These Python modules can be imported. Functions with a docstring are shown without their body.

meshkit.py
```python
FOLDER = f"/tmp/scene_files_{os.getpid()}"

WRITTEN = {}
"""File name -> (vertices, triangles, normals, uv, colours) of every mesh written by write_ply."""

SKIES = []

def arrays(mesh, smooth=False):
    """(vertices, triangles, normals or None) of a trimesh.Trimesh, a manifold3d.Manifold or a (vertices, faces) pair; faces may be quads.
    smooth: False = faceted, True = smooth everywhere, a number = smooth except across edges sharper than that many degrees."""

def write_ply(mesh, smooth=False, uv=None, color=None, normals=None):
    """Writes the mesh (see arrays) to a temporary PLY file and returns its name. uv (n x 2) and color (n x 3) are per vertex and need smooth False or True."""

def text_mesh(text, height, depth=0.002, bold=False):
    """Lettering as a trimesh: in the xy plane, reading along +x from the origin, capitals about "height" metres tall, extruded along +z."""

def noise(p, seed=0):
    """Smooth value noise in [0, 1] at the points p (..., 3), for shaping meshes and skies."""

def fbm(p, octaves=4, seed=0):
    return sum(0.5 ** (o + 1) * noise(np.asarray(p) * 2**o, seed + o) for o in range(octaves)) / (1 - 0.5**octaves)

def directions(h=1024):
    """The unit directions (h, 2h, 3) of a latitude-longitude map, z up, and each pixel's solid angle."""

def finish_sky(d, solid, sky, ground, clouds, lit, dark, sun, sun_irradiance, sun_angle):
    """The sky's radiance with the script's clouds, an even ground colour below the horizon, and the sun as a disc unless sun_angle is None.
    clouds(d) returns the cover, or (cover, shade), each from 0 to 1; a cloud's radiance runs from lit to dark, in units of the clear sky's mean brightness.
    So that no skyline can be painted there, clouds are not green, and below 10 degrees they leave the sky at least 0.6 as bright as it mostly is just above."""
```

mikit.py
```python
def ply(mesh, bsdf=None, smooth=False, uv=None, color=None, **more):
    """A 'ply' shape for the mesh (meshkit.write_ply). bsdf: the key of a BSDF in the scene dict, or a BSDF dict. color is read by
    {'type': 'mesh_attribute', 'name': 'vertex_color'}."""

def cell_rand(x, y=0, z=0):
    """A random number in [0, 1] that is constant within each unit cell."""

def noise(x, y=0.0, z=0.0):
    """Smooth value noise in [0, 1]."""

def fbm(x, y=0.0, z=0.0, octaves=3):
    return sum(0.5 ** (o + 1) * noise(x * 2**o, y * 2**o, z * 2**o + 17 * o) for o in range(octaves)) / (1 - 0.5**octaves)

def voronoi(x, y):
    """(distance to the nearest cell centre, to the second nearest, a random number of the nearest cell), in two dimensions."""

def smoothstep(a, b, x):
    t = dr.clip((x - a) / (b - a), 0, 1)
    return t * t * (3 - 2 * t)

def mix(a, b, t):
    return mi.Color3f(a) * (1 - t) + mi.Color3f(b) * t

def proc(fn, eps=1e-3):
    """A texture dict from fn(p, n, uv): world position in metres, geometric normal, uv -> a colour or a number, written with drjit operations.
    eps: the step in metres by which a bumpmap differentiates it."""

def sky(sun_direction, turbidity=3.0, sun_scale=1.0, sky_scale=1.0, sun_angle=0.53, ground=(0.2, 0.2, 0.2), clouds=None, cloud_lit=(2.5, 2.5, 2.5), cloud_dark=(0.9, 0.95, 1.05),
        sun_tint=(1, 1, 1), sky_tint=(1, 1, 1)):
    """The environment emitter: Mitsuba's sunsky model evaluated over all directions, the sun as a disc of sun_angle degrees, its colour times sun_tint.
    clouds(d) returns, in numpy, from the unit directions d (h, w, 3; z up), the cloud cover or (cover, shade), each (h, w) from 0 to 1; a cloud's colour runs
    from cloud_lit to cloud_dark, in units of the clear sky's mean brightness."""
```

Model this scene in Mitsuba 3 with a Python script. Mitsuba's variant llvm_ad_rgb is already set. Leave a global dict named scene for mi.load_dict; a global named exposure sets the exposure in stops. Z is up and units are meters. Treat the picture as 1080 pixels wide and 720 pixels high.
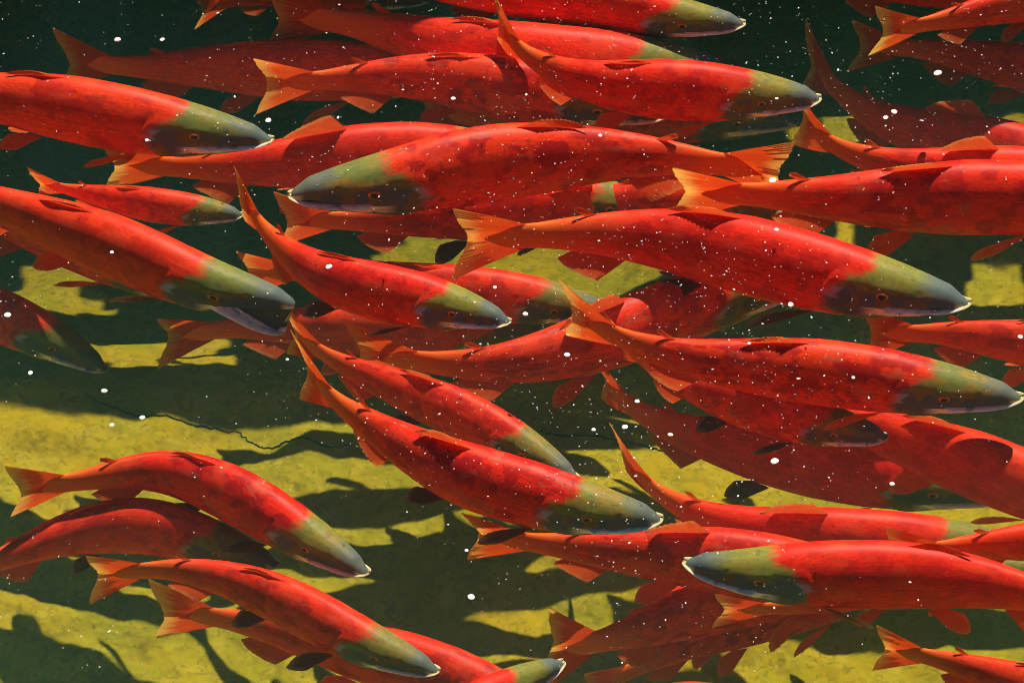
import math, random
import numpy as np, trimesh, drjit as dr, mitsuba as mi, mikit
from mikit import noise, fbm, smoothstep, mix, cell_rand, voronoi, proc
from meshkit import fbm as nfbm
from scipy.interpolate import CubicSpline
T4 = mi.ScalarTransform4f
rng = np.random.default_rng(7)
scene, labels = {}, {}

# ---------------------------------------------------------------- camera, sky, exposure
PITCH, DIST, WIDTH = math.radians(45), 5.0, 1.30          # looking down at the stream, 1.3 m of it across the frame
FWD = np.array([0, math.cos(PITCH), -math.sin(PITCH)]); UP = np.array([0, math.sin(PITCH), math.cos(PITCH)]); RIGHT = np.array([1.0, 0, 0])
EYE = np.array([0, 0, -0.12]) - FWD * DIST
FOV = 2 * math.degrees(math.atan(WIDTH / 2 / DIST))
scene['camera'] = dict(type='perspective', fov=FOV, fov_axis='x', near_clip=0.1, far_clip=200.0,
                       to_world=T4().look_at(origin=EYE.tolist(), target=(EYE + FWD).tolist(), up=[0, 0, 1]))
exposure = 2.08
SUN = np.array([0.15, 0.40, 1.0])
scene['daylight'] = mikit.sky(SUN.tolist(), turbidity=3, sky_scale=0.26, sun_angle=0.53)

def at(px, py, z):
    """The point of the level z that the ray through this place of the view meets."""
    k = WIDTH / 2 / DIST
    d = FWD + RIGHT * ((px - 540) / 540 * k) - UP * ((py - 360) / 540 * k)
    return EYE + d * ((z - EYE[2]) / d[2])

# ---------------------------------------------------------------- water
scene['murk'] = dict(type='homogeneous', albedo={'type': 'rgb', 'value': [0.05, 0.18, 0.18]}, sigma_t=0.50)
scene['water'] = dict(type='cube', to_world=T4().translate([0, 0.4, -1.25]).scale([5.2, 5.2, 1.25]), bsdf={'type': 'null'}, interior={'type': 'ref', 'id': 'murk'})
labels['water'] = dict(label='clear greenish stream water that the red fish swim in', category='water', kind='structure')

# ---------------------------------------------------------------- materials
def floor_colour(p, n, uv):
    a = fbm(p.x * 9, p.y * 9, 3.0, 4); b = fbm(p.x * 45, p.y * 45, 9.0, 3); c = fbm(p.x * 160, p.y * 160, 5.0, 2)
    base = mix((0.60, 0.47, 0.018), (0.46, 0.44, 0.025), smoothstep(0.35, 0.65, a))
    base = mix(base, (0.34, 0.30, 0.03), 0.45 * smoothstep(0.45, 0.70, fbm(p.x * 60 + 4, p.y * 60, 7.0, 4)))
    base = mix(base, (0.62, 0.53, 0.05), 0.6 * smoothstep(0.5, 0.75, b))
    return mix(base, (0.22, 0.21, 0.02), 0.45 * smoothstep(0.55, 0.8, c) * smoothstep(0.3, 0.6, b))
scene['m_floor'] = dict(type='twosided', bsdf=dict(type='bumpmap', arbitrary=proc(lambda p, n, uv: fbm(p.x * 130, p.y * 130, 2.0, 3), 2e-3), scale=0.004,
                        bsdf=dict(type='diffuse', reflectance=proc(floor_colour))))

TM = 0.555                                                    # the mouth line, as a share of the half turn from back to belly
def fish_colour(p, n, uv):
    k = dr.floor(uv.x); s = uv.x - k; th = uv.y
    g = fbm(s * 30 + k * 13, th * 9, k * 7.0, 3); f = noise(s * 110 + k * 5, th * 34, k); r1 = cell_rand(k, 3, 1); r2 = cell_rand(k, 8, 2)
    sx, _, sr = voronoi(s * 150 + (th * 62) * 0.5 + 7 * k, th * 62)
    streak = noise(s * 26 + k * 3, th * 90, k)
    red = mix((0.78, 0.020, 0.008), (0.78, 0.048, 0.010), r1)
    red = red * (0.84 + 0.26 * streak) * (0.86 + 0.28 * sr) * (0.90 + 0.2 * noise(s * 330, th * 150, k))
    red = mix(red, (0.36, 0.006, 0.009), 0.85 * smoothstep(0.42, 0.66, g) * (0.4 + 0.6 * r2))
    red = mix(red, (0.82, 0.070, 0.022), 0.5 * smoothstep(0.52, 0.78, fbm(s * 16 + 5 * k, th * 6 + 3, k, 2)))
    red = mix(red, (0.86, 0.16, 0.015), 0.9 * smoothstep(0.62 + 0.10 * r1, 0.90, s + 0.10 * (g - 0.5)))  # orange rear: partly own hue, partly a warm sunlit look put into the colour
    red = red * (1 - 0.22 * smoothstep(0.008, 0.002, dr.abs(th - 0.465 + 0.01 * s)) * smoothstep(0.25, 0.3, s))
    patch = smoothstep(0.66, 0.74, fbm(s * 24 + 3 * k, th * 12 + k, 2.5 * k, 4)) * smoothstep(0.35, 0.6, r2)
    red = mix(red, (0.44, 0.12, 0.07), 0.4 * patch)
    d, _, rr = voronoi(s * 75 + 31 * k, th * 17)
    spot = smoothstep(0.21, 0.12, d) * smoothstep(0.55, 0.6, rr) * smoothstep(0.40, 0.30, th) * smoothstep(0.75, 0.6, s) * 0.75 * dr.select((k > 63.5) & (k < 127.5), 1.0, 0.0)
    red = mix(red, (0.05, 0.02, 0.015), spot)
    green = mix(mix((0.23, 0.25, 0.035), (0.16, 0.20, 0.05), r1), (0.30, 0.20, 0.035), smoothstep(0.35, 0.65, g) * (0.25 + 0.75 * r2))
    green = mix(green, (0.10, 0.14, 0.05), 0.35 * smoothstep(0.45, 0.9, f) + 0.35 * smoothstep(0.5, 0.75, fbm(s * 70 + k, th * 14, k * 2.0, 3)))
    blue = mix((0.10, 0.145, 0.15), (0.16, 0.17, 0.10), r2 * f)
    head = mix(green, blue, smoothstep(0.105, 0.030, s + 0.06 * (g - 0.5) + 0.02 * (f - 0.5)))
    cheek = mix((0.085, 0.115, 0.125), (0.17, 0.12, 0.04), smoothstep(0.5, 0.7, fbm(s * 40 + k, th * 8, 4 + k, 2)))
    head = mix(head, cheek, smoothstep(0.33, 0.44, th + 0.12 * (g - 0.5)))
    head = mix(head, (0.30, 0.40, 0.46), 0.8 * smoothstep(0.018, 0.006, dr.abs(s - 0.252 + 0.25 * dr.abs(th - 0.47))) * smoothstep(0.07, 0.03, dr.abs(th - 0.45)))  # gill cover highlight painted into the skin as a pale blue streak
    lip = smoothstep(TM + 0.002, TM + 0.02, th) * smoothstep(TM + 0.20, TM + 0.15, th + 0.03 * f) * smoothstep(0.20, 0.15, s)
    head = mix(head, mix((0.88, 0.86, 0.78), (0.38, 0.44, 0.50), smoothstep(0.5, 0.85, fbm(s * 60 + k, th * 40, k, 2))), lip)
    head = mix(head, (0.45, 0.46, 0.42), smoothstep(TM + 0.20, TM + 0.28, th) * 0.7)
    gaping = dr.select(k > 127.5, 1.0, 0.0)
    head = mix(head, (0.88, 0.87, 0.82), gaping * smoothstep(TM + 0.002, TM + 0.02, th) * smoothstep(0.165, 0.135, s) * (0.55 + 0.45 * smoothstep(0.6, 0.35, fbm(s * 50, th * 30, 3.0, 2))))
    head = mix(head, (0.72, 0.68, 0.36), smoothstep(0.022, 0.008, s) * smoothstep(0.3, 0.4, th))
    inner = mix((0.05, 0.065, 0.10), mix((0.86, 0.86, 0.82), (0.48, 0.54, 0.60), smoothstep(0.4, 0.7, noise(s * 90, th * 200, 2.0))), smoothstep(TM - 0.001, TM + 0.003, th))
    inner = dr.select(k > 127.5, inner, mi.Color3f(0.03, 0.03, 0.035))
    head = mix(head, inner, smoothstep(0.022, 0.008, dr.abs(th - TM)) * smoothstep(0.145, 0.13, s))
    edge = 0.180 + 0.075 * smoothstep(0.15, 0.48, th) - 0.05 * smoothstep(0.62, 0.9, th) + 0.022 * (noise(th * 7, k * 3.0, s * 20) - 0.5)
    return mix(head, red, smoothstep(edge - 0.020, edge + 0.020, s + 0.030 * (fbm(s * 60 + k, th * 22, k, 3) - 0.5)))
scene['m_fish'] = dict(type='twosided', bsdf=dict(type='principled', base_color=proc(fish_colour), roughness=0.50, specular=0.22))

def fin_mat(c0, c1, tip, tip_at=0.75):
    def colour(p, n, uv):
        k = dr.floor(uv.x); a = uv.x - k
        ray = smoothstep(0.3, 0.7, dr.abs(2 * (a * 23 + 0.3 * noise(a * 9, uv.y * 2, k) - dr.floor(a * 23 + 0.3 * noise(a * 9, uv.y * 2, k))) - 1))
        c = mix(c0, c1, 0.4 * ray + 0.6 * fbm(a * 14, uv.y * 4, k, 3))
        c = mix(mi.Color3f(c0) * mi.Color3f(0.85, 0.45, 0.7), c, smoothstep(0.0, 0.45, uv.y + 0.25 * (noise(a * 26, k, 1.0) - 0.5)))
        return mix(c, tip, smoothstep(tip_at, 1.02, uv.y + 0.18 * (noise(a * 40, uv.y * 3, k) - 0.5)) * (0.55 + 0.45 * cell_rand(k, 4, 4)))
    return dict(type='principledthin', base_color=proc(colour), roughness=0.5, diff_trans=1.2, eta=1.15, spec_trans=0.0)
scene['m_fin_tail'] = fin_mat((0.88, 0.15, 0.015), (0.74, 0.06, 0.010), (0.90, 0.60, 0.13), 0.56)
scene['m_fin_red'] = fin_mat((0.82, 0.15, 0.03), (0.66, 0.06, 0.018), (0.70, 0.30, 0.10))
scene['m_fin_dark'] = fin_mat((0.17, 0.08, 0.08), (0.07, 0.045, 0.055), (0.34, 0.27, 0.24), 0.75)
scene['m_fin_pale'] = fin_mat((0.30, 0.13, 0.10), (0.16, 0.07, 0.07), (0.50, 0.42, 0.36), 0.5)
def eye_colour(p, n, uv):
    c = mix((0.008, 0.008, 0.01), (0.55, 0.20, 0.03), smoothstep(0.17, 0.19, uv.y))
    return mix(c, (0.03, 0.035, 0.04), smoothstep(0.30, 0.33, uv.y))
scene['m_eye'] = dict(type='principled', base_color=proc(eye_colour), roughness=0.15, specular=0.5)
scene['m_foam'] = dict(type='twosided', bsdf=dict(type='diffuse', reflectance={'type': 'rgb', 'value': [0.86, 0.86, 0.84]}))
scene['m_root'] = dict(type='twosided', bsdf=dict(type='diffuse', reflectance=proc(lambda p, n, uv: mix((0.03, 0.032, 0.014), (0.07, 0.065, 0.025), noise(p.x * 200, p.y * 200, 1.0)))))

# ---------------------------------------------------------------- stream bed
def sstep(a, b, x):
    t = np.clip((x - a) / (b - a), 0, 1); return t * t * (3 - 2 * t)
def floor_z(x, y):
    q = np.stack([np.asarray(x, float), np.asarray(y, float), np.zeros_like(x, dtype=float)], -1)
    x, y = np.asarray(x, float), np.asarray(y, float)
    slope = -0.66 - 0.55 * np.clip(y - 0.45 - 0.35 * sstep(0.1, 0.5, x), 0, 1.3)
    return slope + 0.05 * (nfbm(q * 2.1 + 5, 3, 1) - 0.5) + 0.060 * (nfbm(q * 7 + 1, 3, 4) - 0.5) + 0.016 * (nfbm(q * 22 + 3, 3, 2) - 0.5)
def floor_mesh():
    ax = np.unique(np.concatenate([np.linspace(-4.6, -1.2, 18), np.linspace(-1.2, 1.2, 420), np.linspace(1.2, 4.6, 18)]))
    ay = np.unique(np.concatenate([np.linspace(-4.2, -1.0, 18), np.linspace(-1.0, 1.6, 440), np.linspace(1.6, 4.9, 18)]))
    X, Y = np.meshgrid(ax, ay); Z = floor_z(X, Y); n, m = X.shape
    i = (np.arange(n - 1)[:, None] * m + np.arange(m - 1)[None]).ravel()
    return np.stack([X, Y, Z], -1).reshape(-1, 3), np.stack([i, i + 1, i + m + 1, i + m], 1)
scene['stream_bed'] = mikit.ply(floor_mesh(), 'm_floor', smooth=True)
labels['stream_bed'] = dict(label='yellow green algae covered stream bed with lit patches between fish shadows', category='stream bed', kind='structure')

# ---------------------------------------------------------------- unseen deck added to shade the far bed; its gaps shape the lit patches
BZ, BW = 0.35, 0.042
scene['m_board'] = dict(type='twosided', bsdf=dict(type='diffuse', reflectance=proc(lambda p, n, uv: mix((0.10, 0.085, 0.065), (0.19, 0.17, 0.14), noise(p.x * 3, p.y * 90, p.z * 90)))))
LIT_PATCHES = [(415, 250, 668, 300), (850, 238, 892, 268), (862, 122, 908, 148), (1030, 285, 1090, 335), (0, 285, 100, 325), (1035, 122, 1100, 150), (960, 120, 1000, 140), (85, 364, 205, 402)]  # view rectangles of the wanted lit patches; boards are left out sunward of them
def added_shade_deck():
    holes = []
    for x0, y0, x1, y1 in LIT_PATCHES:
        q = []
        for px, py in ((x0, y0), (x1, y0), (x1, y1), (x0, y1)):
            z = -0.66
            for _ in range(8): p = at(px, py, z); z = float(floor_z(p[0], p[1]))
            q.append(p + SUN * ((BZ - z) / SUN[2]))
        q = np.array(q); holes.append((q[:, 0].min(), q[:, 0].max(), q[:, 1].min(), q[:, 1].max()))
    labels['added_shade_deck'] = dict(label='unseen board deck added to shade the far bed, gaps cut for lit patches', category='added_shade_deck')
    r = np.random.default_rng(4); k = 0; y = 0.80
    while y < 3.9:
        cuts = sorted([(a, b) for a, b, c, d in holes if c < y + BW * 0.7 and d > y + BW * 0.3]); x = -3.0
        cuts = [(a + r.uniform(-0.05, 0.05), b + r.uniform(-0.05, 0.05)) for a, b in cuts]
        for a, b in cuts + [(3.0, 9)]:
            if a - x > 0.05:
                bx = trimesh.creation.box([a - x, BW - 0.004, 0.03]); bx.apply_translation([(a + x) / 2, y + BW / 2, BZ + 0.004 * r.random()])
                scene['added_shade_deck__plank' + (f'_{k:03d}' if k else '')] = mikit.ply(bx, 'm_board'); k += 1
            x = max(x, b + 0.02 * r.random())
        y += BW
    for j, x in enumerate((-2.7, 2.7)):
        bx = trimesh.creation.box([0.1, 3.1, 0.12]); bx.apply_translation([x, 2.4, BZ - 0.08])
        scene['added_shade_deck__beam' + ('_001' if j else '')] = mikit.ply(bx, 'm_board')
        for t, yy in enumerate((0.95, 3.8)):
            p = trimesh.creation.cylinder(radius=0.06, height=1.9, sections=20); p.apply_translation([x, yy, BZ - 0.14 - 0.95])
            scene['added_shade_deck__post' + (f'_{2 * j + t:03d}' if j + t else '')] = mikit.ply(p, 'm_board', smooth=30)
added_shade_deck()

# ---------------------------------------------------------------- fish
KS = [0, .006, .02, .05, .10, .16, .22, .30, .40, .50, .60, .70, .78, .84, .875, .90, .92, .935]
KT = [.007, .017, .0275, .040, .058, .076, .090, .100, .103, .095, .078, .058, .043, .034, .033, .026, .014, .003]
KB = [.006, .014, .0230, .034, .051, .067, .080, .091, .095, .089, .073, .054, .040, .033, .032, .025, .013, .003]
KW = [.006, .014, .0225, .032, .043, .052, .058, .062, .062, .056, .045, .032, .022, .014, .009, .005, .003, .0015]
from scipy.interpolate import PchipInterpolator
PT, PB, PW = (PchipInterpolator(KS, k) for k in (KT, KB, KW))
def sstep(a, b, x):
    t = np.clip((x - a) / (b - a), 0, 1); return t * t * (3 - 2 * t)

S_ROWS = np.unique(np.round(np.concatenate([[0.0015, 0.004, 0.008, 0.012], np.linspace(0.016, 0.30, 62), np.linspace(0.30, 0.86, 42), np.linspace(0.872, 0.935, 9)]), 5))
_th = np.unique(np.round(np.concatenate([np.linspace(0, 1, 27), TM + np.array([-.05, -.03, -.018, -.008, 0, .008, .018, .03, .05])]), 4))
TH = np.concatenate([_th, _th[-2:0:-1]]); SIDE = np.concatenate([np.ones(len(_th)), -np.ones(len(_th) - 2)])

def fish_point(s, th, side, gape=0.0, hump=0.0):
    """Local point (distance from the snout, sideways, up) of the skin for a fish of length 1."""
    a = th * math.pi
    ct, sn = np.cos(a), np.sin(a)
    w, t, b = PW(s), PT(s) * (1 + hump * np.exp(-((s - 0.33) / 0.12) ** 2)), PB(s)
    head = sstep(0.26, 0.12, s)
    y = w * np.sign(sn) * np.abs(sn) ** (1 - 0.12 * head)
    z = np.where(ct > 0, t, b) * np.sign(ct) * np.abs(ct) ** (1 - 0.1 * head)
    # gill cover: raised plate that ends in a step
    g = 0.272 - 0.20 * np.clip(0.50 - th, 0, 1) ** 1.2 - 0.28 * np.clip(th - 0.56, 0, 1)
    plate = 0.055 * sstep(g - 0.075, g - 0.012, s) * sstep(g + 0.005, g - 0.003, s) * sstep(0.22, 0.36, th)
    crease = -0.05 * np.exp(-((s - (g - 0.072)) / 0.006) ** 2) * sstep(0.30, 0.42, th) * sstep(0.95, 0.8, th)
    gill_slit = -0.05 * np.exp(-((s - (g + 0.008)) / 0.006) ** 2) * sstep(0.26, 0.38, th)
    brow = 0.05 * np.exp(-((s - 0.150) / 0.030) ** 2 - ((th - 0.36) / 0.05) ** 2)
    socket = -0.06 * np.exp(-((s - 0.152) / 0.016) ** 2 - ((th - 0.43) / 0.045) ** 2)
    nostril = -0.05 * np.exp(-((s - 0.085) / 0.006) ** 2 - ((th - 0.33) / 0.03) ** 2)
    k = 1 + plate + crease + gill_slit + brow + socket + nostril
    m = sstep(0.150, 0.135, s)
    k = k * (1 - 0.62 * m * np.exp(-((th - TM) / 0.016) ** 2)) * (1 + (0.10 + 0.16 * sstep(0.11, 0.02, s)) * m * np.exp(-((th - TM - 0.05) / 0.035) ** 2)) * (1 + 0.06 * m * np.exp(-((th - TM + 0.045) / 0.03) ** 2))
    y, z = y * k, z * k
    x = s.copy()
    # the upper jaw hooks over the lower one
    z = z - 0.012 * sstep(0.035, 0.0, s) * (th < TM)
    x = x - 0.006 * sstep(0.02, 0.0, s) * (th < TM)
    jt = sstep(0.035, 0.0, s) * (th > TM + 0.01)
    x = x - 0.013 * jt; z = z + 0.010 * jt
    # lower jaw turned open about its hinge
    lower = np.where(th >= TM, 1.0, 0.0) * sstep(0.185, 0.125, s)
    A = (gape + 0.035) * lower
    hx, hz = 0.150, -0.016
    dx, dz = x - hx, z - hz
    x = hx + dx * np.cos(A) - dz * np.sin(A) * -1 * -1
    z = hz + dz * np.cos(A) + dx * np.sin(A)
    return np.stack([x, y * side, z], -1)

class Spine:
    def __init__(self, pts, z_tail, z_head, roll, grow):
        pts = np.asarray(pts, float)
        u = np.linspace(0, 1, len(pts))
        P = np.array([at(p[0], p[1], z_tail + (z_head - z_tail) * k) for p, k in zip(pts, u)])[::-1]   # snout first
        c = np.concatenate([[0], np.cumsum(np.linalg.norm(np.diff(P, axis=0), axis=1))])
        cs = CubicSpline(c, P, bc_type='natural')
        f = np.linspace(0, c[-1], 400); Q = cs(f)
        a = np.concatenate([[0], np.cumsum(np.linalg.norm(np.diff(Q, axis=0), axis=1))])
        self.L = a[-1]; self.s, self.Q = a / a[-1], Q
        self.roll, self.grow = math.radians(roll), grow
    def __call__(self, X):
        s = X[:, 0]; sc = np.clip(s, 0.0, 1.0)
        P = np.stack([np.interp(sc, self.s, self.Q[:, i]) for i in range(3)], -1)
        h = 0.03
        d = lambda v: np.stack([np.interp(np.clip(v, 0, 1), self.s, self.Q[:, i]) for i in range(3)], -1)
        t = d(sc + h) - d(sc - h); t /= np.linalg.norm(t, axis=1, keepdims=True)
        P = P + t * ((s - sc) * self.L)[:, None]
        n = np.cross([0, 0, 1.0], t); n /= np.linalg.norm(n, axis=1, keepdims=True)
        up = np.cross(t, n)
        cr, sr = math.cos(self.roll), math.sin(self.roll)
        n, up = n * cr + up * sr, up * cr - n * sr
        k = self.L * self.grow
        return P + n * (X[:, 1] * k)[:, None] + up * (X[:, 2] * k)[:, None]

def grid_faces(n, m, wrap=False):
    i = np.arange(n - 1)[:, None]; j = np.arange(m if wrap else m - 1)[None]
    j2 = (j + 1) % m
    return np.stack([i * m + j, (i + 1) * m + j, (i + 1) * m + j2, i * m + j2], -1).reshape(-1, 4)

def body(sp, k, gape, hump):
    n, m = len(S_ROWS), len(TH)
    S, H = np.repeat(S_ROWS[:, None], m, 1), np.repeat(TH[None], n, 0)
    X = fish_point(S, H, np.repeat(SIDE[None], n, 0), gape, hump).reshape(-1, 3)
    f = grid_faces(n, m, True); f = np.vstack([f[:, [0, 1, 2]], f[:, [0, 2, 3]]])
    end = [[-0.006, 0, -0.008], [0.936, 0, 0]]
    j = np.arange(m)
    f = np.vstack([f, np.stack([np.full(m, n * m), j, (j + 1) % m], 1), np.stack([np.full(m, n * m + 1), (n - 1) * m + (j + 1) % m, (n - 1) * m + j], 1)])
    uv = np.vstack([np.stack([S, H], -1).reshape(-1, 2), [[0.0005, 0.5], [0.935, 0.5]]]); uv[:, 0] = np.clip(uv[:, 0], 0.0005, 0.99) + k
    return mikit.ply((sp(np.vstack([X, end])), f), 'm_fish', smooth=True, uv=uv)

def fin(sp, base, tip, mat, k, seed, wob=0.004, ragged=0.03, off=None, nr=26, nv=9, rounded=0.0):
    """A rayed fin: base(a) and tip(a), a from 0 to 1 over its rays, give local points; off adds a sideways curl."""
    r = np.random.default_rng(seed)
    a = np.linspace(0, 1, nr); v = np.linspace(0, 1, nv)
    B, E = base(a), tip(a)
    rag = 1 - ragged * r.random(nr) * (0.3 + 0.7 * np.sin(a * math.pi)) - 0.5 * ragged * (r.random(nr) > 0.86)
    D = (E - B) * rag[:, None]
    D = D * (1 - rounded * np.abs(2 * a - 1) ** 3)[:, None]
    X = B[:, None] + D[:, None] * v[None, :, None]
    X[..., 1] += wob * v[None] * np.sin(a * 5 + r.random() * 6)[:, None] + 0.0011 * v[None] * np.where(np.arange(nr) % 2, 1, -1)[:, None]
    if off is not None: X = X + off(a[:, None], v[None])
    uv = np.stack(np.broadcast_arrays(a[:, None] * 0.98 + 0.01 + k, v[None] * 0.999), -1).reshape(-1, 2)
    return mikit.ply((sp(X.reshape(-1, 3)), grid_faces(nr, nv)), mat, smooth=True, uv=uv)

lerp = lambda p, q: (lambda a: np.asarray(p) + (np.asarray(q) - np.asarray(p)) * a[:, None])
def poly(*pts):
    pts = np.asarray(pts, float); u = np.linspace(0, 1, len(pts))
    cs = PchipInterpolator(u, pts, axis=0)
    return lambda a: cs(a)

count = {}
def key_for(name):
    count[name] = count.get(name, -1) + 1
    return name if count[name] == 0 else f'{name}_{count[name]:03d}'

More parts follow.
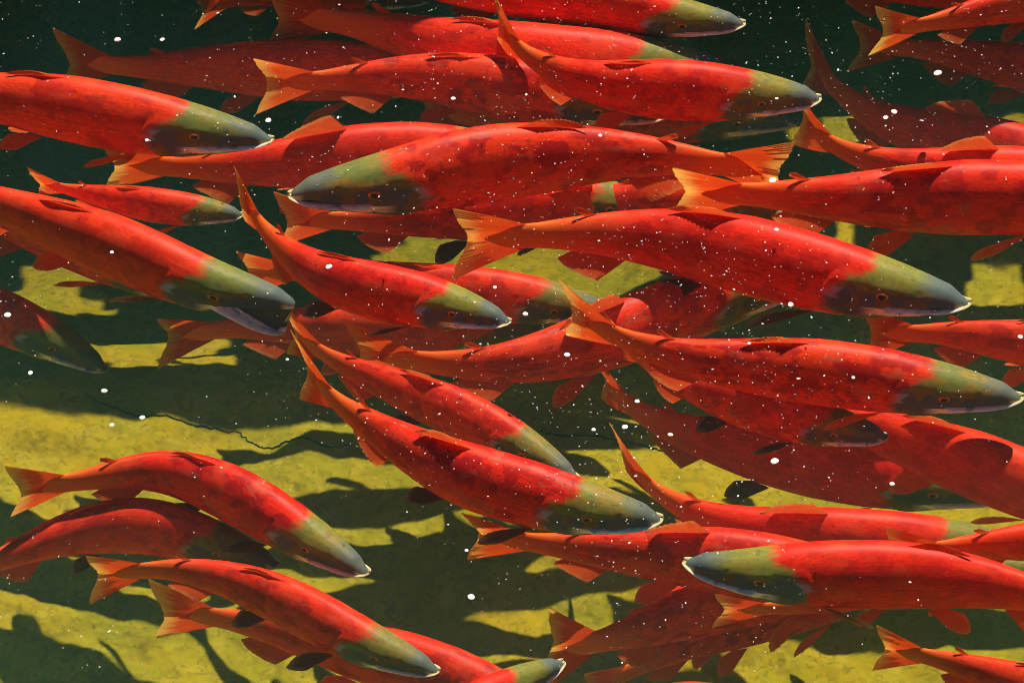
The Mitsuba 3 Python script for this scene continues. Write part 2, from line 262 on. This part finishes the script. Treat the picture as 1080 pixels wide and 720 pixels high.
FISH_GROUP = 'salmon of the school'
SPINES = []
def fish(label, pts, z, roll=0, grow=1.0, gape=0.0, hump=0.0, dorsal=0.1, pect=0.6, dark=False, pale=False, spread=1.0, spots=False):
    """pts: the middle line from the tail's end to the snout; z: its level, or (tail, head)."""
    key = key_for('salmon'); i = count['salmon']
    gr = np.random.default_rng(900 + i); roll = roll + gr.uniform(-6, 6); grow = grow * gr.uniform(0.83, 0.94); hump = hump + max(0, gr.uniform(-0.05, 0.09))
    zt, zh = z if isinstance(z, tuple) else (z, z)
    sp = Spine(pts, zt, zh, roll, grow); SPINES.append((label, sp))
    r = np.random.default_rng(100 + i); sd = 1000 + 20 * i
    labels[key] = dict(label=label, category='fish', group=FISH_GROUP)
    add = lambda part, shape: scene.__setitem__(f'{key}__{part}', shape)
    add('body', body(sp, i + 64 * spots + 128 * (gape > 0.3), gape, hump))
    near, lean = (1.0 if sp.Q[0, 0] > sp.Q[-1, 0] else -1.0), r.random()
    # tail fin
    h = 0.125 * spread
    add('tail_fin', fin(sp, poly([.850, 0, .031], [.872, 0, .018], [.880, 0, 0], [.872, 0, -.018], [.850, 0, -.031]),
                        poly([1.0, 0, h], [.994, 0, h * .70], [.974, 0, h * .25], [.970, 0, 0], [.974, 0, -h * .25], [.994, 0, -h * .70], [1.0, 0, -h]), 'm_fin_tail', i, sd, 0.010, 0.035, nr=60, nv=16,
                        off=lambda a, v: np.stack([0 * a * v, 0.014 * (r.random() - 0.5) * v ** 2 + near * (0.05 + 0.2 * lean) * h * v * (1 - 2 * a), 0 * a * v], -1)))
    e = dorsal
    add('dorsal_fin', fin(sp, lambda a: np.stack([.435 + .115 * a, 0 * a, PT(.435 + .115 * a) * (1 + hump * np.exp(-((.1 + .115 * a) / .12) ** 2)) - .004], -1),
                          poly([.475 + .02 * (1 - e), 0.006, .105 + .075 * e], [.515 + .02 * (1 - e), 0.004, .100 + .066 * e], [.565, 0.002, .094 + .038 * e], [.585, 0, .088 + .016 * e]), 'm_fin_red', i, sd + 1, off=lambda a, v: np.stack([0 * a * v, near * 0.3 * e * 0.08 * v + 0 * a, 0 * a * v], -1)))
    add('adipose_fin', fin(sp, lerp([.715, 0, PT(.715) - .004], [.738, 0, PT(.738) - .004]), poly([.752, 0, .075], [.764, 0, .074], [.764, 0, .064]), 'm_fin_red', i, sd + 2, 0.001, 0.0, nr=8, nv=5))
    add('anal_fin', fin(sp, lambda a: np.stack([.655 + .105 * a, 0 * a, -PB(.655 + .105 * a) + .004], -1),
                        poly([.715, 0, -.132], [.745, 0, -.118], [.782, 0, -.085], [.795, 0, -.062]), 'm_fin_red', i, sd + 3))
    pm = 'm_fin_dark' if dark else 'm_fin_pale' if pale else 'm_fin_red'
    for side in (1, -1):
        a1 = 0.5 + 0.4 * r.random(); key2 = '' if side == 1 else '_001'
        add('pelvic_fin' + key2, fin(sp, lerp([.505, side * .022, -.088], [.545, side * .010, -.090]),
                                     poly([.575, side * (.028 + .035 * a1), -.115 - .040 * a1], [.602, side * (.024 + .03 * a1), -.110 - .030 * a1], [.600, side * .016, -.100]), pm if dark else 'm_fin_red', i, sd + 4 + side, 0.002, nr=20, nv=7, rounded=0.30))
        q = pect * (0.75 + 0.5 * r.random())
        add('pectoral_fin' + key2, fin(sp, lerp([.275, side * .048, -.058], [.292, side * .040, -.072]),
                                       poly([.360 + .03 * (1 - q), side * (.055 + .055 * q), -.075 - .055 * q], [.398, side * (.052 + .045 * q), -.088 - .05 * q], [.385, side * (.046 + .02 * q), -.098 - .02 * q], [.340, side * .040, -.092]),
                                       pm, i, sd + 8 + side, 0.003, nr=24, nv=8, rounded=0.30))
        # eye
        c = fish_point(np.array([.150, .154, .152]), np.array([.43, .43, .41]), np.array([side, side, side]), 0, hump)
        n = np.cross(c[1] - c[0], c[2] - c[0]); n /= np.linalg.norm(n); n = n if n[1] * side > 0 else -n
        R = 0.0145
        ball = trimesh.creation.uv_sphere(radius=1.0, count=[16, 20])
        V = np.asarray(ball.vertices); z = n; x = np.cross([0, 0, 1.0], z); x /= np.linalg.norm(x); y = np.cross(z, x)
        X = fish_point(np.array([.152]), np.array([.43]), np.array([side]), 0, hump)[0] - n * R * 0.35 + R * (V[:, :1] * x + V[:, 1:2] * y + V[:, 2:] * z * 0.8)
        uv = np.stack([0 * V[:, 0], np.arccos(np.clip(V[:, 2], -1, 1)) / math.pi], -1)
        add('eye' + key2, mikit.ply((sp(X), np.asarray(ball.faces)), 'm_eye', smooth=True, uv=uv))

A, B, C, D = -0.085, -0.155, -0.225, -0.285
# upper left
fish('big red salmon at the top edge whose green head points at the dark corner water', [(395, -22), (470, -6), (560, 0), (640, 7), (720, 20), (782, 24)], A, dark=True)
fish('dark red salmon lying crosswise below the top edge, its orange tail at the upper left', [(278, 16), (350, 22), (450, 45), (560, 66), (660, 72), (768, 74)], -0.15)
fish('small orange red salmon with its tail curled up and back, white jaw at right', [(522, 22), (552, 55), (605, 82), (680, 94), (770, 100), (862, 103)], -0.075, hump=.0, grow=1.06)
fish('red salmon with dark forked tail alone in the black water at upper left', [(60, 62), (130, 70), (220, 72), (310, 75), (400, 78), (490, 84)], -0.235)
fish('shaded salmon with pale ragged tail just under the dorsal fin of another', [(268, 90), (340, 85), (430, 82), (520, 92), (610, 106), (700, 120)], -0.155)
fish('dim brown salmon deep below the small curled one, hardly visible', [(440, 112), (520, 128), (620, 130), (730, 126), (838, 128)], -0.37, grow=.85)
fish('large red salmon entering at the left edge with olive green head', [(-190, 90), (-80, 98), (10, 106), (100, 121), (190, 136), (283, 146)], A)
fish('orange tailed salmon whose head hides behind the left facing green head', [(106, 172), (180, 176), (280, 174), (380, 166), (470, 162), (570, 165)], -0.18, dorsal=1.0)
fish('bright red salmon facing left in the middle with hooked blue green head', [(838, 188), (770, 175), (690, 166), (600, 166), (500, 178), (400, 195), (310, 202)], A, pale=True, dorsal=.25, gape=.05)
fish('shadowed olive headed salmon deep under the left facing salmon', [(290, 232), (400, 232), (500, 225), (600, 216), (705, 214)], -0.20, dark=True)
# upper right
fish('massive red salmon at the right edge below the long folded dorsal fin', [(706, 205), (782, 205), (870, 209), (980, 210), (1090, 211), (1235, 216)], A, dorsal=.35, hump=.05)
fish('slim orange salmon squeezed behind the massive red one at the right edge', [(836, 120), (870, 148), (940, 174), (1030, 184), (1140, 190), (1240, 192)], -0.135, dorsal=.9)
fish('dark red salmon with thin curled up tail under the right corner', [(850, 55), (880, 92), (935, 128), (1020, 152), (1120, 172), (1230, 180)], -0.285, dorsal=.9)
fish('bright orange salmon leaving through the top right corner, forked tail to the left', [(920, 36), (985, 24), (1060, 6), (1150, -12), (1260, -28)], A)
fish('deep red salmon in shade below the bright orange tail at top right', [(895, 50), (965, 52), (1050, 66), (1150, 84), (1280, 110)], -0.28)
fish('dark crimson salmon cut by the top edge near the right corner', [(800, -40), (880, -22), (970, -16), (1080, -24), (1230, -40)], B)
fish('shaded salmon at the top edge left of the middle, olive head', [(205, 14), (275, -4), (360, -6), (450, 0)], C)
# left middle
fish('small dull brown red salmon with pale lower jaw at upper left', [(34, 192), (95, 205), (170, 218), (254, 226)], -0.15, grow=1.12)
fish('large red salmon at left with mouth wide open and white lower jaw', [(-120, 158), (-40, 200), (50, 235), (140, 270), (225, 302), (308, 318)], A, gape=.75, pale=True)
fish('spotted red salmon with tail bent upward and green head, right of the open mouth', [(252, 205), (284, 248), (335, 288), (400, 309), (465, 322), (535, 338)], A, dark=True, grow=1.05, spots=True)
fish('shadowed deep red salmon lying low behind the spotted one', [(250, 292), (340, 288), (450, 305), (550, 316), (648, 330)], -0.215)
fish('red salmon whose broad tail shows under the open white jaw', [(165, 362), (240, 347), (330, 345), (420, 348), (510, 358), (600, 368)], -0.35)
fish('curved red salmon in half shade in the centre of the school', [(364, 372), (430, 380), (520, 384), (610, 366), (700, 335), (790, 306), (870, 290)], -0.2, dorsal=1.0)
fish('shadowed salmon at the left edge over the yellow patches, snout pointing down right', [(-240, 260), (-130, 290), (-50, 316), (40, 352), (110, 388)], (-0.28, -0.41), dark=True)
# centre
fish('large red salmon in the middle right with yellow green head pointing right', [(476, 255), (555, 249), (640, 248), (740, 260), (840, 284), (930, 304), (1018, 318)], A, dark=True, dorsal=.3)
fish('dim olive headed salmon peeping out above the large middle right salmon', [(505, 222), (600, 218), (690, 214), (775, 220), (853, 243)], (C, B), grow=.95)
fish('long salmon crossing the centre diagonally, green head and dark cheek at lower right', [(316, 382), (349, 418), (405, 458), (480, 497), (560, 522), (640, 540), (694, 546)], A, dark=True, dorsal=.45, grow=1.08, spots=True)
fish('red salmon just above and behind the long diagonal one', [(300, 345), (350, 378), (420, 410), (490, 440), (560, 476), (606, 502)], B, dorsal=.4, dark=True)
# right middle
fish('red salmon with upswept thin tail and white lip near the right edge', [(592, 325), (645, 352), (720, 376), (810, 388), (900, 398), (990, 410), (1074, 418)], A, dorsal=.25, spread=.9)
fish('shaded salmon with dark head half hidden under the white lipped one', [(640, 350), (700, 392), (780, 424), (860, 446), (933, 460)], -0.175, grow=1.15, dark=True)
fish('shaded long salmon with orange tail tip, lowest under the white lipped one', [(624, 386), (662, 426), (735, 460), (830, 484), (950, 506), (1060, 520)], -0.33, dark=True)
fish('big crimson salmon sloping down to the right edge with bright dorsal fin', [(770, 402), (870, 436), (985, 476), (1090, 516), (1220, 566)], (-0.24, -0.2), dorsal=.5, hump=.05)
fish('scarlet salmon with broad brown tail at the right edge', [(906, 354), (985, 352), (1080, 362), (1180, 374), (1300, 386)], -0.165)
# lower right
fish('thin tailed red salmon passing behind the fish in the lower right', [(652, 474), (690, 516), (760, 550), (860, 566), (970, 572), (1080, 578)], C, dorsal=1.0)
fish('red salmon low in the middle with small notched tail and orange dorsal fin', [(490, 563), (570, 573), (660, 582), (760, 592), (860, 604), (950, 610)], -0.19, dorsal=1.0)
fish('large red salmon facing left at lower right with dark blue head', [(1230, 668), (1140, 642), (1060, 620), (960, 608), (850, 606), (775, 602), (726, 592)], A, pale=True)
fish('pale orange salmon at the right edge behind the left facing one', [(930, 585), (1010, 577), (1100, 570), (1200, 560), (1330, 548)], -0.10)
fish('dull red salmon with very broad tail near the bottom edge', [(570, 690), (660, 668), (760, 632), (860, 602), (950, 585)], -0.30, spread=1.7, grow=1.4)
fish('orange tailed salmon mostly hidden under the left facing one at lower right', [(752, 643), (830, 640), (920, 624), (1020, 606), (1120, 600)], -0.2, grow=.8)
fish('golden orange salmon cut by the bottom right corner', [(922, 682), (985, 694), (1060, 716), (1150, 745), (1270, 780)], A, dark=False)
# lower left
fish('arched red salmon at lower left with blue grey head, uppermost of three', [(8, 520), (90, 506), (165, 498), (240, 520), (315, 562), (385, 602)], -0.15, dark=True, pect=1.0)
fish('hazy red salmon at the left edge between two others', [(-80, 618), (0, 590), (75, 563), (150, 556), (215, 570), (290, 594)], -0.225, dark=True)
fish('orange backed salmon at lower left with white tipped snout, lowest of three', [(92, 612), (160, 601), (240, 612), (320, 645), (390, 680), (459, 706)], -0.15, dark=True, pect=1.0)
fish('red salmon deep beneath the white snouted one along the bottom edge', [(160, 642), (250, 655), (350, 680), (450, 708), (540, 740), (600, 765)], -0.255)

fish('pale olive yellow salmon poking up from the bottom edge', [(300, 856), (400, 800), (505, 742), (592, 698)], -0.12)
fish('salmon rising from the bottom edge right of the pale olive one', [(560, 806), (640, 757), (740, 742), (850, 764)], -0.13)

fish('salmon added out of view beyond the top edge to shade the left bed', [(-90, -66), (30, -62), (150, -60), (270, -60), (400, -62)], A)  # unseen fish put in for its shadow on the bed at left

fish('salmon added below the open mouthed one to shade the bed, lower fins showing', [(-170, 158), (-75, 196), (15, 230), (95, 264), (170, 292), (238, 308)], -0.195, grow=0.85)  # nearly hidden fish put in so its shadow darkens the lower left bed

fish('deep red salmon at the bottom edge crossing below the broad tailed one', [(612, 738), (690, 694), (780, 658), (880, 628), (980, 606)], -0.43)

# ---------------------------------------------------------------- things lying on the bed and floating on the surface
def root(label, pts, r0):
    key = key_for('waterlogged_root')
    P = np.array([at(*p, -0.66) for p in pts]); u = np.linspace(0, 1, len(P)); cs = PchipInterpolator(u, P, axis=0)
    q = np.linspace(0, 1, 90); X = cs(q); X[:, :2] += 0.004 * (np.random.default_rng(len(pts)).random((90, 2)) - 0.5)
    X[:, 2] = floor_z(X[:, 0], X[:, 1]) + r0 * 0.5
    t = np.gradient(X, axis=0); t /= np.linalg.norm(t, axis=1, keepdims=True)
    n = np.cross([0, 0, 1.0], t); n /= np.linalg.norm(n, axis=1, keepdims=True); b = np.cross(t, n)
    rad = r0 * (0.45 + 0.9 * nfbm(np.stack([q * 14, 0 * q, 0 * q], -1), 2, 3)) * np.minimum(1, 0.25 + 6 * np.minimum(q, 1 - q))
    a = np.arange(7) / 7 * 2 * math.pi
    V = X[:, None] + rad[:, None, None] * (np.cos(a)[None, :, None] * n[:, None] + np.sin(a)[None, :, None] * b[:, None])
    scene[key] = mikit.ply((V.reshape(-1, 3), grid_faces(90, 7, True)), 'm_root', smooth=True)
    labels[key] = dict(label=label, category='root')
root('thin dark winding root on the stream bed at left centre', [(78, 404), (100, 418), (120, 425), (160, 436), (205, 440), (245, 442), (262, 452), (285, 460), (315, 458), (345, 466), (372, 460)], 0.0014)
root('short dark root on the bed under the middle of the school', [(560, 462), (600, 458), (650, 462), (700, 470), (735, 468)], 0.0014)

big = [(124, 42, 10), (171, 42, 6), (283, 127, 7), (155, 148, 6), (478, 104, 6), (555, 100, 7), (633, 143, 7), (787, 67, 5), (819, 104, 6), (943, 118, 8), (934, 124, 5), (989, 77, 7), (118, 266, 6),
       (122, 397, 7), (110, 412, 8), (32, 393, 6), (303, 379, 6), (347, 281, 6), (522, 303, 6), (554, 331, 7), (598, 374, 7), (633, 381, 10), (626, 453, 7), (659, 450, 6), (672, 423, 5), (834, 321, 7),
       (819, 242, 5), (815, 190, 7), (793, 186, 5), (900, 398, 6), (817, 486, 9), (790, 362, 5), (941, 510, 7), (497, 629, 7), (492, 580, 5), (707, 458, 5), (1076, 355, 6), (8, 332, 8), (150, 440, 5), (118, 448, 5)]
FLECK = ['largest white foam fleck over the dark water at the upper left',
         'small white foam fleck just right of the largest upper left fleck',
         'white foam fleck in dark water near the snout of the left edge salmon',
         'small foam fleck over the belly of the olive headed salmon at the left edge',
         'foam fleck in the dark gap below the shaded pale tailed salmon',
         'foam fleck over dark water left of the small salmon with curled tail',
         'foam fleck on the upper back of the left facing middle salmon',
         'small foam fleck in dark water above the small curled tail salmon head',
         'foam fleck beside the eye of the small salmon with curled tail',
         'big foam fleck over the dark red salmon under the right corner',
         'small foam fleck touching the lower left of a bigger one, upper right',
         'foam fleck over dark water at the upper right, above the dark red salmon',
         'foam fleck on the flank of the large salmon with the open mouth',
         'foam fleck over the upper yellow patch left of centre on the bed',
         'foam fleck just below and left of another over the left yellow patch',
         'foam fleck low over the dark salmon shadow at the left edge',
         'foam fleck at the tip of the open white lower jaw',
         'foam fleck near the peduncle of the spotted salmon',
         'foam fleck above the green head of the spotted salmon',
         'foam fleck between the spotted salmon snout and the upswept thin tail',
         'foam fleck left of the upswept tail fish, over the curved red salmon',
         'very large foam fleck at the tail tip of the shaded long salmon',
         'left one of two foam flecks over the bed in the centre right',
         'right one of two foam flecks over the bed in the centre right',
         'small foam fleck on the front back of the shaded long salmon',
         'foam fleck below the belly of the large middle right salmon',
         'foam fleck beside the dark snout of the peeping olive headed salmon',
         'upper foam fleck on the tail fin of the left facing middle salmon',
         'small foam fleck left of another on the left facing salmon tail fin',
         'foam fleck on the flank of the white lipped salmon at right',
         'large oval foam fleck on the shaded long salmon at right of centre',
         'small foam fleck on the peduncle of the white lipped salmon',
         'foam fleck beside the belly fin of the big crimson salmon',
         'foam fleck over open dark water in the lower middle',
         'small foam fleck above another in the open lower middle water',
         'tiny foam fleck on the shaded long salmon tail stalk',
         'foam fleck at the right edge over the scarlet salmon',
         'foam fleck on the shadowed salmon back at the left edge',
         'tiny foam fleck lowest of those over the left yellow patch',
         'tiny foam fleck over the winding root at left']
for i, (px, py, d) in enumerate(big):
    key = key_for('foam_fleck'); r = np.random.default_rng(500 + i)
    m = trimesh.creation.icosphere(subdivisions=2, radius=1.0); V = np.asarray(m.vertices)
    V = V * (1 + 0.35 * (nfbm(V * 1.6 + 9 * i, 2, i) - 0.5))[:, None] * [1.0, 0.9 + 0.4 * r.random(), 0.4]
    w = 0.0005 * d; c, s_ = math.cos(6 * r.random()), math.sin(6 * r.random())
    V = V @ np.array([[c, s_, 0], [-s_, c, 0], [0, 0, 1]]) * w
    scene[key] = mikit.ply((V + at(px, py, 0.006), np.asarray(m.faces)), 'm_foam', smooth=True)
    labels[key] = dict(label=FLECK[i], category='foam fleck', group='white foam flecks on the water')
def specks():
    r = np.random.default_rng(3); V, F = [], []
    o = trimesh.creation.octahedron() if hasattr(trimesh.creation, 'octahedron') else trimesh.creation.icosphere(subdivisions=0)
    ov, of = np.asarray(o.vertices), np.asarray(o.faces)
    n = 0
    while n < 15000:
        x, y = r.uniform(-1.3, 1.3), r.uniform(-1.3, 1.5)
        if nfbm(np.array([x * 4 + 40, y * 3.5 + 7, 0]), 4, 5) + 0.22 * y + 0.05 * x < r.uniform(0.28, 0.70): continue
        w = 0.00038 * (1 + r.exponential(0.42)); w = min(w, 0.0015)
        q = ov * (0.7 + 0.6 * r.random((len(ov), 1))) * w * [1 + r.random(), 1, 0.6]
        a = r.uniform(0, 6.3); q = q @ np.array([[math.cos(a), math.sin(a), 0], [-math.sin(a), math.cos(a), 0], [0, 0, 1]])
        V.append(q + [x, y, 0.004]); F.append(of + n * len(ov)); n += 1
    return np.vstack(V), np.vstack(F)
scene['surface_specks'] = mikit.ply(specks(), 'm_foam')
labels['surface_specks'] = dict(label='tiny white specks of froth and dust scattered over the water surface', category='specks', kind='stuff')
